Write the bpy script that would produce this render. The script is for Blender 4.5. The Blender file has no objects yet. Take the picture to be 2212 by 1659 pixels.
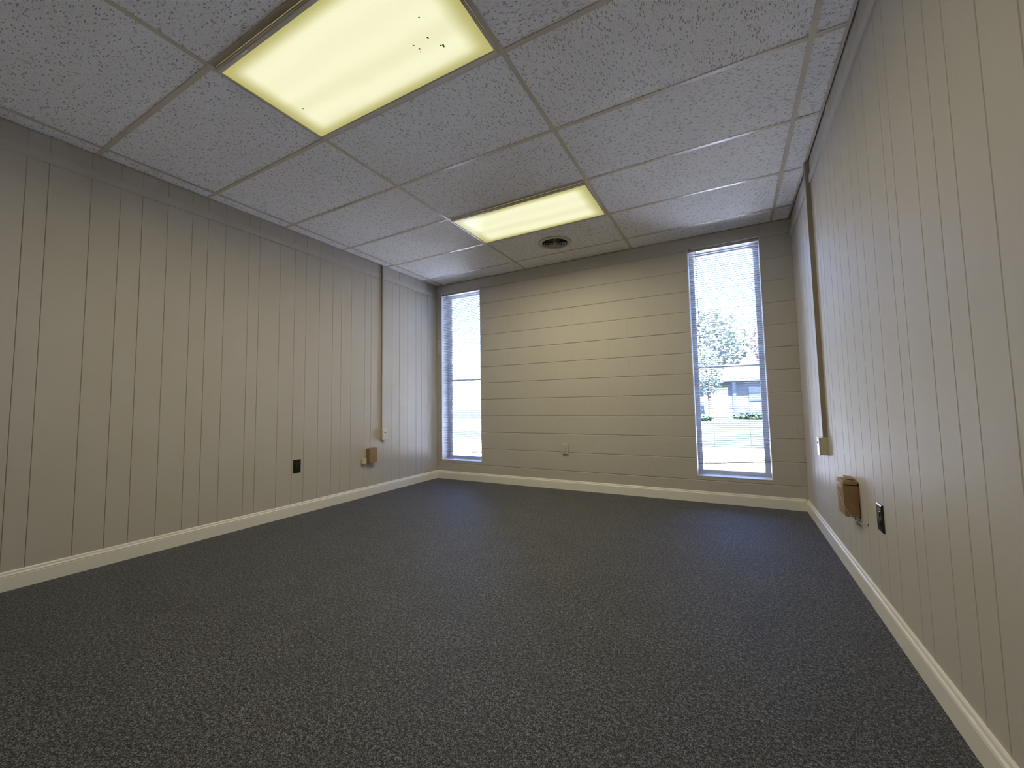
import bpy, bmesh, math, random
from mathutils import Matrix, Vector

random.seed(7)
scene = bpy.context.scene
col = scene.collection

# ------------------------------------------------------------------ camera
W, H, YF = 3.930, 2.529, -5.25          # room width, ceiling height, wall behind the camera
cam_d = bpy.data.cameras.new('camera')
cam_d.sensor_fit = 'HORIZONTAL'; cam_d.sensor_width = 36.0
cam_d.lens = 14.292
cam_d.shift_x = 0.004624; cam_d.shift_y = -0.007273
cam_d.clip_start = 0.02; cam_d.clip_end = 500
cam = bpy.data.objects.new('camera', cam_d); col.objects.link(cam)
cam.rotation_mode = 'XYZ'
_R = Matrix.Rotation(math.radians(28.734), 3, 'Z') @ Matrix.Rotation(math.radians(93.922), 3, 'X') @ Matrix.Rotation(math.radians(-0.943), 3, 'Z')
cam.matrix_world = Matrix.Translation((3.399, -4.261, 0.937)) @ _R.to_4x4()
scene.camera = cam

# ------------------------------------------------------------------ world, sun, exposure
world = bpy.data.worlds.new('world'); scene.world = world; world.use_nodes = True
wn = world.node_tree; wn.nodes.clear()
sky = wn.nodes.new('ShaderNodeTexSky'); sky.sky_type = 'NISHITA'
sky.sun_disc = False; sky.sun_elevation = math.radians(59); sky.sun_rotation = math.radians(160)
sky.air_density = 1.0; sky.dust_density = 0.8; sky.ozone_density = 1.0
bg = wn.nodes.new('ShaderNodeBackground'); bg.inputs['Strength'].default_value = 1.85
wo = wn.nodes.new('ShaderNodeOutputWorld')
wb = wn.nodes.new('ShaderNodeMix'); wb.data_type = 'RGBA'; wb.blend_type = 'MULTIPLY'; wb.inputs[0].default_value = 1.0
wb.inputs[7].default_value = (0.78, 0.88, 1.40, 1)          # the camera is balanced for the warm tubes, so daylight reads cool
wn.links.new(sky.outputs[0], wb.inputs[6]); wn.links.new(wb.outputs[2], bg.inputs[0]); wn.links.new(bg.outputs[0], wo.inputs[0])

sun_d = bpy.data.lights.new('sun', 'SUN'); sun_d.energy = 160.0; sun_d.angle = math.radians(0.6); sun_d.color = (0.84, 0.865, 1.0)
sun = bpy.data.objects.new('sun', sun_d); col.objects.link(sun)
sun.rotation_euler = (math.radians(31), 0, math.radians(20)); sun.location = (6, -9, 14)

LAMP_W = (16.2, 20.5)         # near, far; each ceiling fixture, downward light through the prismatic lens
LAMP_SPREAD = math.radians(172)
LAMP_COL = (1.0, 0.90, 0.60)
LENS_GLOW = 0.95

vs = scene.view_settings
vs.view_transform = 'Standard'; vs.look = 'None'; vs.exposure = 0.0; vs.gamma = 1.0; vs.use_curve_mapping = False
cy = scene.cycles
cy.max_bounces = 10; cy.diffuse_bounces = 6; cy.glossy_bounces = 3; cy.transmission_bounces = 6; cy.transparent_max_bounces = 12
cy.caustics_reflective = False; cy.caustics_refractive = False
cy.sample_clamp_indirect = 60.0

# ------------------------------------------------------------------ helpers
def tag(o, label=None, cat=None, group=None, kind=None):
    if label: o['label'] = label
    if cat: o['category'] = cat
    if group: o['group'] = group
    if kind: o['kind'] = kind
    return o

def empty(name, loc=(0, 0, 0), rz=0.0):
    o = bpy.data.objects.new(name, None); col.objects.link(o)
    o.location = loc; o.rotation_euler = (0, 0, rz); o.empty_display_size = 0.05
    return o

def link_mesh(name, me, mat=None, parent=None, loc=(0, 0, 0), rot=(0, 0, 0)):
    o = bpy.data.objects.new(name, me); col.objects.link(o)
    o.location = loc; o.rotation_euler = rot
    if parent is not None: o.parent = parent
    if mat is not None and not me.materials: me.materials.append(mat)
    return o

class MB:
    """collects simple solids into one mesh"""
    def __init__(s): s.v = []; s.f = []; s.sm = []
    def add(s, vs_, fs_, smooth=False):
        b = len(s.v); s.v += [tuple(v) for v in vs_]; s.f += [tuple(i + b for i in f) for f in fs_]; s.sm += [smooth] * len(fs_)
        return s
    def box(s, x0, x1, y0, y1, z0, z1):
        v = [(x0, y0, z0), (x1, y0, z0), (x1, y1, z0), (x0, y1, z0), (x0, y0, z1), (x1, y0, z1), (x1, y1, z1), (x0, y1, z1)]
        return s.add(v, [(0, 3, 2, 1), (4, 5, 6, 7), (0, 1, 5, 4), (1, 2, 6, 5), (2, 3, 7, 6), (3, 0, 4, 7)])
    def prism(s, prof, a, b, axis='x', smooth=False):
        """closed 2-D profile (counter-clockwise seen from +axis) swept from a to b along axis"""
        n = len(prof)
        def P(t, q):
            return (t, q[0], q[1]) if axis == 'x' else ((q[1], t, q[0]) if axis == 'y' else (q[0], q[1], t))
        v = [P(a, q) for q in prof] + [P(b, q) for q in prof]
        fs = [(i, (i + 1) % n, n + (i + 1) % n, n + i) for i in range(n)]
        s.add(v, fs, smooth)
        s.add([P(a, q) for q in prof], [tuple(range(n - 1, -1, -1))]); s.add([P(b, q) for q in prof], [tuple(range(n))])
        return s
    def lathe(s, prof, seg=48, cx=0, cy=0, smooth=True, close=False):
        n = len(prof); v = []; fs = []
        for i in range(seg):
            a = 2 * math.pi * i / seg
            v += [(cx + r * math.cos(a), cy + r * math.sin(a), z) for r, z in prof]
        m = n if close else n - 1
        for i in range(seg):
            j = (i + 1) % seg
            for k in range(m):
                l = (k + 1) % n
                fs.append((i * n + k, j * n + k, j * n + l, i * n + l))
        return s.add(v, fs, smooth)
    def tube(s, pts, r, seg=8, smooth=True):
        pts = [Vector(p) for p in pts]; v = []; fs = []
        up = Vector((0.13, 0.21, 0.97)).normalized()
        for i, p in enumerate(pts):
            d = (pts[min(i + 1, len(pts) - 1)] - pts[max(i - 1, 0)]).normalized()
            u = d.cross(up)
            if u.length < 1e-4: u = d.cross(Vector((1, 0, 0)))
            u.normalize(); w = d.cross(u)
            rr = r[i] if isinstance(r, (list, tuple)) else r
            v += [tuple(p + u * rr * math.cos(2 * math.pi * k / seg) + w * rr * math.sin(2 * math.pi * k / seg)) for k in range(seg)]
        for i in range(len(pts) - 1):
            for k in range(seg):
                fs.append((i * seg + k, i * seg + (k + 1) % seg, (i + 1) * seg + (k + 1) % seg, (i + 1) * seg + k))
        s.add(v, fs, smooth)
        b = len(v)
        s.add(v[:seg], [tuple(range(seg - 1, -1, -1))]); s.add(v[-seg:], [tuple(range(seg))])
        return s
    def mesh(s, name, fix=True):
        me = bpy.data.meshes.new(name); me.from_pydata(s.v, [], s.f); me.update()
        for p, q in zip(me.polygons, s.sm): p.use_smooth = q
        if fix:
            bm = bmesh.new(); bm.from_mesh(me); bmesh.ops.recalc_face_normals(bm, faces=bm.faces); bm.to_mesh(me); bm.free()
        return me
    def build(s, name, mat, parent=None, loc=(0, 0, 0), rot=(0, 0, 0)):
        return link_mesh(name, s.mesh(name), mat, parent, loc, rot)

def rbox(name, dx, dy, dz, bev, mat, parent=None, loc=(0, 0, 0), rot=(0, 0, 0), seg=2):
    """bevelled box centred on its origin"""
    bm = bmesh.new(); bmesh.ops.create_cube(bm, size=1.0)
    bmesh.ops.scale(bm, vec=(dx, dy, dz), verts=bm.verts)
    if bev > 0: bmesh.ops.bevel(bm, geom=list(bm.edges), offset=bev, segments=seg, profile=0.5, affect='EDGES')
    me = bpy.data.meshes.new(name); bm.to_mesh(me); bm.free()
    return link_mesh(name, me, mat, parent, loc, rot)

def smooth_path(pts, n=8):
    """Catmull-Rom through the points"""
    P = [Vector(p) for p in pts]; P = [P[0] * 2 - P[1]] + P + [P[-1] * 2 - P[-2]]; out = []
    for i in range(1, len(P) - 2):
        for k in range(n):
            t = k / n; a, b, c, d = P[i - 1], P[i], P[i + 1], P[i + 2]
            out.append(0.5 * ((2 * b) + (c - a) * t + (2 * a - 5 * b + 4 * c - d) * t * t + (3 * b - a - 3 * c + d) * t ** 3))
    out.append(P[-2]); return out

# ------------------------------------------------------------------ materials
class NT:
    def __init__(s, name):
        s.m = bpy.data.materials.new(name); s.m.use_nodes = True; s.t = s.m.node_tree; s.t.nodes.clear()
        s.out = s.n('ShaderNodeOutputMaterial')
    def n(s, typ, **kw):
        nd = s.t.nodes.new(typ)
        for k, v in kw.items(): setattr(nd, k, v)
        return nd
    def l(s, a, b): s.t.links.new(a, b)
    def put(s, sock, v):
        if isinstance(v, bpy.types.NodeSocket): s.l(v, sock)
        else: sock.default_value = v
    def math(s, op, a, b=None, clamp=False):
        nd = s.n('ShaderNodeMath', operation=op, use_clamp=clamp); s.put(nd.inputs[0], a)
        if b is not None: s.put(nd.inputs[1], b)
        return nd.outputs[0]
    def vmath(s, op, a, b=None):
        nd = s.n('ShaderNodeVectorMath', operation=op); s.put(nd.inputs[0], a)
        if b is not None: s.put(nd.inputs[3 if op == 'SCALE' else 1], b)
        return nd.outputs[0]
    def noise(s, co, scale, detail=3, rough=0.55, col_=False):
        nd = s.n('ShaderNodeTexNoise'); s.put(nd.inputs['Vector'], co); nd.inputs['Scale'].default_value = scale
        nd.inputs['Detail'].default_value = detail; nd.inputs['Roughness'].default_value = rough
        return nd.outputs['Color' if col_ else 'Fac']
    def ramp(s, fac, a, b, lo=0.0, hi=1.0):
        nd = s.n('ShaderNodeMapRange', interpolation_type='SMOOTHSTEP'); s.put(nd.inputs[0], fac)
        nd.inputs[1].default_value = a if not isinstance(a, bpy.types.NodeSocket) else 0
        if isinstance(a, bpy.types.NodeSocket): s.l(a, nd.inputs[1])
        if isinstance(b, bpy.types.NodeSocket): s.l(b, nd.inputs[2])
        else: nd.inputs[2].default_value = b
        nd.inputs[3].default_value = lo; nd.inputs[4].default_value = hi
        return nd.outputs[0]
    def mix(s, fac, a, b):
        nd = s.n('ShaderNodeMix', data_type='RGBA'); s.put(nd.inputs[0], fac)
        s.put(nd.inputs[6], a if isinstance(a, bpy.types.NodeSocket) else (*a, 1)); s.put(nd.inputs[7], b if isinstance(b, bpy.types.NodeSocket) else (*b, 1))
        return nd.outputs[2]
    def bump(s, h, strength=0.3, dist=0.002):
        nd = s.n('ShaderNodeBump'); nd.inputs['Strength'].default_value = strength; nd.inputs['Distance'].default_value = dist
        s.l(h, nd.inputs['Height']); return nd.outputs[0]
    def bsdf(s, color, rough=0.6, spec=0.4, normal=None, metal=0.0, **kw):
        nd = s.n('ShaderNodeBsdfPrincipled')
        s.put(nd.inputs['Base Color'], color if isinstance(color, bpy.types.NodeSocket) else (*color, 1))
        s.put(nd.inputs['Roughness'], rough); nd.inputs['Specular IOR Level'].default_value = spec; nd.inputs['Metallic'].default_value = metal
        if normal is not None: s.l(normal, nd.inputs['Normal'])
        for k, v in kw.items(): nd.inputs[k.replace('_', ' ')].default_value = v
        s.l(nd.outputs[0], s.out.inputs[0]); return nd
    def pos(s): return s.n('ShaderNodeNewGeometry').outputs['Position']
    def obj(s): return s.n('ShaderNodeTexCoord').outputs['Object']
    def rnd(s): return s.n('ShaderNodeObjectInfo').outputs['Random']

def plain(name, c, rough=0.6, spec=0.4, metal=0.0, var=0.06, scale=30, bump=0.0):
    k = NT(name); co = k.obj(); f = k.noise(co, scale, 4)
    lo = tuple(x * (1 - var) for x in c); hi = tuple(min(1, x * (1 + var)) for x in c)
    nrm = k.bump(k.noise(co, scale * 6, 3), bump, 0.001) if bump else None
    k.bsdf(k.mix(f, lo, hi), rough, spec, nrm, metal); return k.m

WALL_C = (0.575, 0.545, 0.495)

def mat_panel():
    k = NT('painted_panelling'); co = k.pos()
    st = k.n('ShaderNodeMapping'); st.inputs['Scale'].default_value = (60, 60, 2.5); k.l(co, st.inputs[0])
    grain = k.noise(st.outputs[0], 1.0, 4, 0.6); big = k.noise(co, 2.2, 3)
    f = k.math('ADD', k.math('MULTIPLY', grain, 0.35), k.math('MULTIPLY', big, 0.65))
    c = k.mix(f, tuple(x * 0.955 for x in WALL_C), tuple(x * 1.045 for x in WALL_C))
    k.bsdf(c, 0.58, 0.25, k.bump(k.math('ADD', grain, k.math('MULTIPLY', k.noise(co, 300, 2), 0.4)), 0.12, 0.0012)); return k.m

def mat_block():
    k = NT('painted_concrete_block'); co = k.pos()
    # each block has its own smoothness of face: pitted in places, filled with paint in others
    patch = k.ramp(k.noise(co, 3.1, 3), 0.42, 0.66)
    fine = k.noise(co, 120, 4, 0.65); mid = k.noise(co, 34, 4, 0.6)
    v = k.n('ShaderNodeTexVoronoi'); k.put(v.inputs['Vector'], co); v.inputs['Scale'].default_value = 70
    pits = k.ramp(v.outputs['Distance'], 0.05, 0.22)
    gate = k.ramp(k.noise(co, 9, 2), 0.60, 0.68)
    pit = k.math('SUBTRACT', 1.0, k.math('MULTIPLY', k.math('SUBTRACT', 1.0, pits), gate))
    h = k.math('ADD', k.math('ADD', k.math('MULTIPLY', fine, 0.35), k.math('MULTIPLY', k.math('MULTIPLY', mid, patch), 1.0)), k.math('MULTIPLY', pit, 0.55))
    c = k.mix(k.noise(co, 1.6, 3), tuple(x * 0.96 for x in WALL_C), tuple(x * 1.04 for x in WALL_C))
    c = k.mix(k.math('MULTIPLY', k.math('SUBTRACT', 1.0, pit), 0.35), c, (0.22, 0.20, 0.17))
    k.bsdf(c, 0.5, 0.35, k.bump(h, 0.85, 0.0035)); return k.m

def mat_carpet():
    k = NT('charcoal_carpet'); co = k.pos()
    dn = k.vmath('SCALE', k.vmath('SUBTRACT', k.noise(co, 160, 2, col_=True), (0.5, 0.5, 0.5)), 0.004)
    d = k.vmath('ADD', co, dn)
    a = k.noise(d, 330, 2, 0.75); b = k.noise(d, 160, 3, 0.7); wide = k.noise(co, 5, 4)
    loops = k.math('ADD', k.math('ADD', k.math('MULTIPLY', a, 0.42), k.math('MULTIPLY', b, 0.36)), k.math('MULTIPLY', k.noise(d, 74, 3, 0.7), 0.22))
    f = k.ramp(loops, 0.47, 0.60)
    c = k.mix(f, (0.007, 0.0075, 0.009), (0.30, 0.31, 0.335))
    c = k.mix(k.ramp(wide, 0.35, 0.7, 0.0, 0.22), c, (0.030, 0.032, 0.036))
    k.bsdf(c, 0.62, 0.36, k.bump(loops, 0.8, 0.006), Sheen_Weight=0.08, Sheen_Roughness=0.4); return k.m

def mat_tile(turn):
    k = NT('fissured_ceiling_tile' + ('_turned' if turn else '')); co = k.obj(); r = k.rnd()
    off = k.n('ShaderNodeCombineXYZ'); k.l(k.math('MULTIPLY', r, 37.3), off.inputs[0]); k.l(k.math('MULTIPLY', r, 91.7), off.inputs[1])
    sep = k.n('ShaderNodeSeparateXYZ'); k.l(co, sep.inputs[0])
    flat = k.n('ShaderNodeCombineXYZ')
    k.l(sep.outputs[1 if turn else 0], flat.inputs[0]); k.l(sep.outputs[0 if turn else 1], flat.inputs[1])
    p = k.vmath('ADD', flat.outputs[0], off.outputs[0])
    wob = k.vmath('SCALE', k.vmath('SUBTRACT', k.noise(p, 70, 2, col_=True), (0.5, 0.5, 0.5)), 0.016)
    pd = k.vmath('ADD', p, wob)
    mp = k.n('ShaderNodeMapping'); mp.inputs['Scale'].default_value = (33, 128, 1); k.l(pd, mp.inputs[0])
    v = k.n('ShaderNodeTexVoronoi', voronoi_dimensions='2D'); k.l(mp.outputs[0], v.inputs['Vector']); v.inputs['Scale'].default_value = 1.0
    sc = k.n('ShaderNodeSeparateColor'); k.l(v.outputs['Color'], sc.inputs[0])
    rad = k.math('MULTIPLY', k.ramp(sc.outputs[1], 0.30, 0.98), 0.31)
    fis = k.math('SUBTRACT', 1.0, k.ramp(k.math('SUBTRACT', v.outputs['Distance'], rad), -0.05, 0.03))
    fis = k.math('MULTIPLY', fis, k.ramp(rad, 0.03, 0.08))
    v2 = k.n('ShaderNodeTexVoronoi', voronoi_dimensions='2D'); k.l(pd, v2.inputs['Vector']); v2.inputs['Scale'].default_value = 150
    sc2 = k.n('ShaderNodeSeparateColor'); k.l(v2.outputs['Color'], sc2.inputs[0])
    pin = k.math('MULTIPLY', k.math('SUBTRACT', 1.0, k.ramp(v2.outputs['Distance'], 0.15, 0.25)), k.ramp(sc2.outputs[0], 0.40, 0.46))
    hole = k.math('MAXIMUM', fis, k.math('MULTIPLY', pin, 0.7))
    base = k.mix(k.noise(p, 5, 3), (0.88, 0.875, 0.87), (0.93, 0.925, 0.92))
    base = k.mix(k.ramp(k.noise(p, 190, 2), 0.42, 0.62, 0.0, 0.14), base, (0.70, 0.69, 0.68))
    c = k.mix(k.math('MULTIPLY', hole, 0.86), base, (0.36, 0.345, 0.32))
    k.bsdf(c, 0.92, 0.1, k.bump(k.math('ADD', k.math('MULTIPLY', hole, -1.0), k.math('MULTIPLY', k.noise(p, 240, 2), 0.15)), 0.5, 0.004)); return k.m

def mat_lens():
    """lit prismatic acrylic lens: tubes run lengthwise behind it, a fine prism pattern over it"""
    k = NT('lit_prismatic_lens'); co = k.obj(); sep = k.n('ShaderNodeSeparateXYZ'); k.l(co, sep.inputs[0])
    x, y = sep.outputs[0], sep.outputs[1]
    wob = k.math('MULTIPLY', k.math('SUBTRACT', k.noise(co, 2.4, 2), 0.5), 0.10)
    yy = k.math('ADD', y, wob)
    tubes = None
    for ty in (-0.165, -0.02, 0.15):
        d = k.math('ABSOLUTE', k.math('SUBTRACT', yy, ty)); g = k.math('SUBTRACT', 1.0, k.ramp(d, 0.0, 0.125))
        tubes = g if tubes is None else k.math('ADD', tubes, g)
    ends = k.ramp(k.math('ABSOLUTE', x), 0.47, 0.59, 1.0, 0.0)
    side = k.ramp(k.math('ABSOLUTE', y), 0.20, 0.27, 1.0, 0.0)
    body = k.math('MULTIPLY', k.math('MULTIPLY', ends, side), k.math('ADD', 0.74, k.math('MULTIPLY', tubes, 0.30)))
    a = k.math('SINE', k.math('MULTIPLY', k.math('ADD', x, y), 900.0)); b = k.math('SINE', k.math('MULTIPLY', k.math('SUBTRACT', x, y), 900.0))
    pr = k.math('MULTIPLY', k.math('MULTIPLY', a, b), 0.15)
    s = k.math('MULTIPLY', k.math('ADD', k.math('ADD', 0.64, k.math('MULTIPLY', body, 0.34)), pr), LENS_GLOW)
    c = k.mix(body, (0.80, 0.74, 0.26), (1.0, 0.985, 0.66))
    e = k.n('ShaderNodeEmission'); k.l(c, e.inputs[0]); k.l(s, e.inputs[1])
    g = k.n('ShaderNodeBsdfGlossy'); g.inputs['Roughness'].default_value = 0.25; g.inputs['Color'].default_value = (0.04, 0.04, 0.04, 1)
    ad = k.n('ShaderNodeAddShader'); k.l(e.outputs[0], ad.inputs[0]); k.l(g.outputs[0], ad.inputs[1])
    k.l(ad.outputs[0], k.out.inputs[0]); return k.m

def mat_glass():
    k = NT('window_glass'); t = k.n('ShaderNodeBsdfTransparent'); t.inputs[0].default_value = (0.93, 0.96, 0.97, 1)
    g = k.n('ShaderNodeBsdfGlossy'); g.inputs['Roughness'].default_value = 0.02
    fr = k.n('ShaderNodeFresnel'); fr.inputs[0].default_value = 1.45
    dirt = k.ramp(k.noise(k.pos(), 6, 5), 0.55, 0.8, 0.0, 0.05)
    mx = k.n('ShaderNodeMixShader'); k.l(fr.outputs[0], mx.inputs[0]); k.l(t.outputs[0], mx.inputs[1]); k.l(g.outputs[0], mx.inputs[2])
    df = k.n('ShaderNodeBsdfDiffuse'); df.inputs[0].default_value = (0.7, 0.7, 0.68, 1)
    m2 = k.n('ShaderNodeMixShader'); k.l(dirt, m2.inputs[0]); k.l(mx.outputs[0], m2.inputs[1]); k.l(df.outputs[0], m2.inputs[2])
    k.l(m2.outputs[0], k.out.inputs[0]); return k.m

def mat_card():
    k = NT('kraft_cardboard'); co = k.obj()
    mp = k.n('ShaderNodeMapping'); mp.inputs['Scale'].default_value = (1, 1, 14); k.l(co, mp.inputs[0])
    f = k.math('ADD', k.math('MULTIPLY', k.noise(mp.outputs[0], 18, 3), 0.6), k.math('MULTIPLY', k.noise(co, 160, 3), 0.4))
    k.bsdf(k.mix(f, (0.30, 0.195, 0.10), (0.42, 0.285, 0.155)), 0.75, 0.25, k.bump(f, 0.2, 0.001)); return k.m

def mat_foliage(name, a, b):
    k = NT(name); co = k.pos(); f = k.noise(co, 2.6, 5, 0.7)
    k.bsdf(k.mix(k.ramp(f, 0.3, 0.7), a, b), 0.8, 0.2, k.bump(k.noise(co, 6, 4), 0.8, 0.2)); return k.m

def mat_ground(name, a, b, sc):
    k = NT(name); co = k.pos(); f = k.math('ADD', k.math('MULTIPLY', k.noise(co, sc, 5), 0.6), k.math('MULTIPLY', k.noise(co, sc * 9, 3), 0.4))
    k.bsdf(k.mix(k.ramp(f, 0.35, 0.65), a, b), 0.95, 0.1, k.bump(f, 0.4, 0.02)); return k.m

M = dict(
    panel=mat_panel(), block=mat_block(), carpet=mat_carpet(), tile=mat_tile(False), tile_t=mat_tile(True), lens=mat_lens(),
    glass=mat_glass(), card=mat_card(),
    trim=plain('painted_trim', tuple(x * 1.02 for x in WALL_C), 0.42, 0.4),
    base=plain('cream_gloss_paint', (0.90, 0.885, 0.82), 0.34, 0.45, var=0.03, bump=0.05),
    tee=plain('aged_beige_tee', (0.60, 0.545, 0.43), 0.33, 0.5, var=0.08, scale=8),
    dark=plain('dark_plenum', (0.03, 0.028, 0.025), 0.9, 0.1),
    fixture=plain('beige_fixture_enamel', (0.66, 0.61, 0.51), 0.38, 0.5),
    latch=plain('white_latch', (0.86, 0.84, 0.74), 0.4, 0.5),
    speck=plain('dry_insect', (0.05, 0.04, 0.03), 0.8, 0.2),
    vent=plain('vent_enamel', (0.55, 0.53, 0.48), 0.4, 0.5),
    ventdark=plain('duct_dark', (0.012, 0.011, 0.010), 0.8, 0.2),
    white=plain('white_window_paint', (0.80, 0.80, 0.79), 0.45, 0.4, var=0.03, bump=0.05),
    alu=plain('pale_aluminium_frame', (0.80, 0.81, 0.82), 0.4, 0.5, var=0.05),
    slat=plain('shaded_blind_slat', (0.36, 0.38, 0.42), 0.4, 0.4, var=0.02),  # white slats toned grey-blue: their backlit shade is put into the colour
    headrail=plain('painted_headrail', (0.52, 0.49, 0.44), 0.45, 0.4),
    rail=plain('blind_bottom_rail', (0.42, 0.36, 0.35), 0.5, 0.4),
    cord=plain('white_cord', (0.78, 0.78, 0.76), 0.7, 0.2),
    wand=plain('backlit_wand', (0.10, 0.09, 0.10), 0.3, 0.5),  # clear wand coloured dark to give its silhouette against the daylight
    bracket=plain('bracket_steel', (0.16, 0.15, 0.14), 0.5, 0.5, 0.3),
    ivory=plain('ivory_plastic', (0.66, 0.61, 0.46), 0.38, 0.5, var=0.04),
    race=plain('raceway_shaded_sides', (0.36, 0.315, 0.26), 0.45, 0.4),  # channel browner than its cover: the sides' shadow is painted in
    racelid=plain('painted_raceway_face', (0.52, 0.48, 0.42), 0.42, 0.4),
    black=plain('black_plastic', (0.012, 0.012, 0.013), 0.16, 0.5, var=0.02),
    blackrec=plain('black_receptacle', (0.02, 0.02, 0.02), 0.10, 0.8),
    chrome=plain('steel_screw', (0.6, 0.6, 0.6), 0.25, 0.5, 1.0),
    taupe=plain('painted_outlet', tuple(x * 1.0 for x in WALL_C), 0.42, 0.4),
    hole=plain('slot_dark', (0.01, 0.01, 0.01), 0.8, 0.1),
    tape=plain('packing_tape_glint', (0.62, 0.62, 0.66), 0.12, 0.9),  # pale bluish tone paints in the window's glint on the tape
    beigewire=plain('beige_cable', (0.58, 0.50, 0.34), 0.5, 0.4),
    blackwire=plain('black_wire', (0.02, 0.02, 0.02), 0.4, 0.5),
    lawn=mat_ground('lawn_grass', (0.024, 0.030, 0.016), (0.042, 0.048, 0.028), 0.9),
    concrete=mat_ground('concrete_walk', (0.70, 0.68, 0.68), (0.80, 0.78, 0.77), 1.5),
    asphalt=mat_ground('asphalt_street', (0.03, 0.03, 0.032), (0.045, 0.045, 0.046), 2.0),
    siding=plain('grey_siding', (0.075, 0.078, 0.08), 0.6, 0.3, var=0.03, scale=2),
    shingle=plain('grey_shingles', (0.20, 0.19, 0.19), 0.9, 0.1, var=0.2, scale=4),
    housedark=plain('dark_house_glass', (0.04, 0.06, 0.08), 0.15, 0.6),
    brick=plain('pink_brick', (0.46, 0.27, 0.22), 0.85, 0.2, var=0.15, scale=12),
    bark=plain('tree_bark', (0.10, 0.075, 0.055), 0.9, 0.1, var=0.25, scale=8, bump=0.6),
    leaf=mat_foliage('green_foliage', (0.17, 0.20, 0.14), (0.25, 0.28, 0.20)),
    leaf2=mat_foliage('autumn_foliage', (0.25, 0.18, 0.12), (0.34, 0.26, 0.18)),
    hedge=mat_foliage('hedge_foliage', (0.015, 0.03, 0.012), (0.05, 0.08, 0.03)),
)

# ------------------------------------------------------------------ floor
fl = MB(); nx, ny = 1, 1
fl.box(0.0, W, YF, 0.0, -0.06, 0.0)
tag(fl.build('floor', M['carpet']), 'charcoal loop-pile carpet floor with light grey flecks', kind='structure')

# ------------------------------------------------------------------ block wall with two window openings
WIN = [(0.078, 0.690), (3.087, 3.690)]
WZ0, WZ1 = 0.236, 2.424
WT = 0.22                                    # wall thickness
JD = 0.0060                                  # mortar sits this far behind the block faces
xs = [-0.14, WIN[0][0], WIN[0][1], WIN[1][0], WIN[1][1], W + 0.14]
mb = MB()
for a, b, solid in ((xs[0], xs[1], 1), (xs[1], xs[2], 0), (xs[2], xs[3], 1), (xs[3], xs[4], 0), (xs[4], xs[5], 1)):
    if solid: mb.box(a, b, JD, WT, -0.06, H + 0.25)
    else:
        mb.box(a, b, JD, WT, -0.06, WZ0); mb.box(a, b, JD, WT, WZ1, H + 0.25)
wall_back = tag(mb.build('wall_back', M['block']), 'taupe painted concrete block wall with two tall narrow windows', kind='structure')

_blk = {}
def block_mesh(w, h):
    key = (round(w, 4), round(h, 4))
    if key not in _blk:
        cx, cz, g = 0.0005, min(0.0036, h * .2), 0.0
        x0, x1, z0, z1 = g, w - g, 0.0016, h - 0.0016
        v = [(x0, JD, z0), (x1, JD, z0), (x1, JD, z1), (x0, JD, z1),
             (x0, 0.0036, z0), (x1, 0.0036, z0), (x1, 0.0036, z1), (x0, 0.0036, z1),
             (x0 + cx, 0.0, z0 + cz), (x1 - cx, 0.0, z0 + cz), (x1 - cx, 0.0, z1 - cz), (x0 + cx, 0.0, z1 - cz)]
        f = [(8, 9, 10, 11)]
        for o in (0, 4):
            for i in range(4): f.append((o + i, o + (i + 1) % 4, o + 4 + (i + 1) % 4, o + 4 + i))
        m = MB().add(v, f).mesh('block'); m.materials.append(M['block']); _blk[key] = m
    return _blk[key]

CH = 0.2004
def cut(r, holes):
    out = [r]
    for (hx0, hx1, hz0, hz1) in holes:
        nxt = []
        for (x0, x1, z0, z1) in out:
            if x1 <= hx0 or x0 >= hx1 or z1 <= hz0 or z0 >= hz1: nxt.append((x0, x1, z0, z1)); continue
            if x0 < hx0: nxt.append((x0, hx0, z0, z1))
            if x1 > hx1: nxt.append((hx1, x1, z0, z1))
            a, b = max(x0, hx0), min(x1, hx1)
            if z0 < hz0: nxt.append((a, b, z0, hz0))
            if z1 > hz1: nxt.append((a, b, hz1, z1))
        out = nxt
    return [q for q in out if q[1] - q[0] > 0.012 and q[3] - q[2] > 0.012]
holes = [(a, b, WZ0, WZ1) for a, b in WIN]
for k in range(13):
    z0, z1 = CH * k, min(CH * (k + 1), H + 0.06)
    off = 0.088 if k % 2 == 0 else 0.288
    xe = [0.0] + [off + 0.4 * i for i in range(-1, 11) if 0.012 < off + 0.4 * i < W - 0.012] + [W]
    for a, b in zip(xe, xe[1:]):
        for (p, q, r, s) in cut((a, b, z0, z1), holes):
            link_mesh('block', block_mesh(q - p, s - r), None, wall_back, (p, random.uniform(-0.0004, 0.0004), r))

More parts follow.
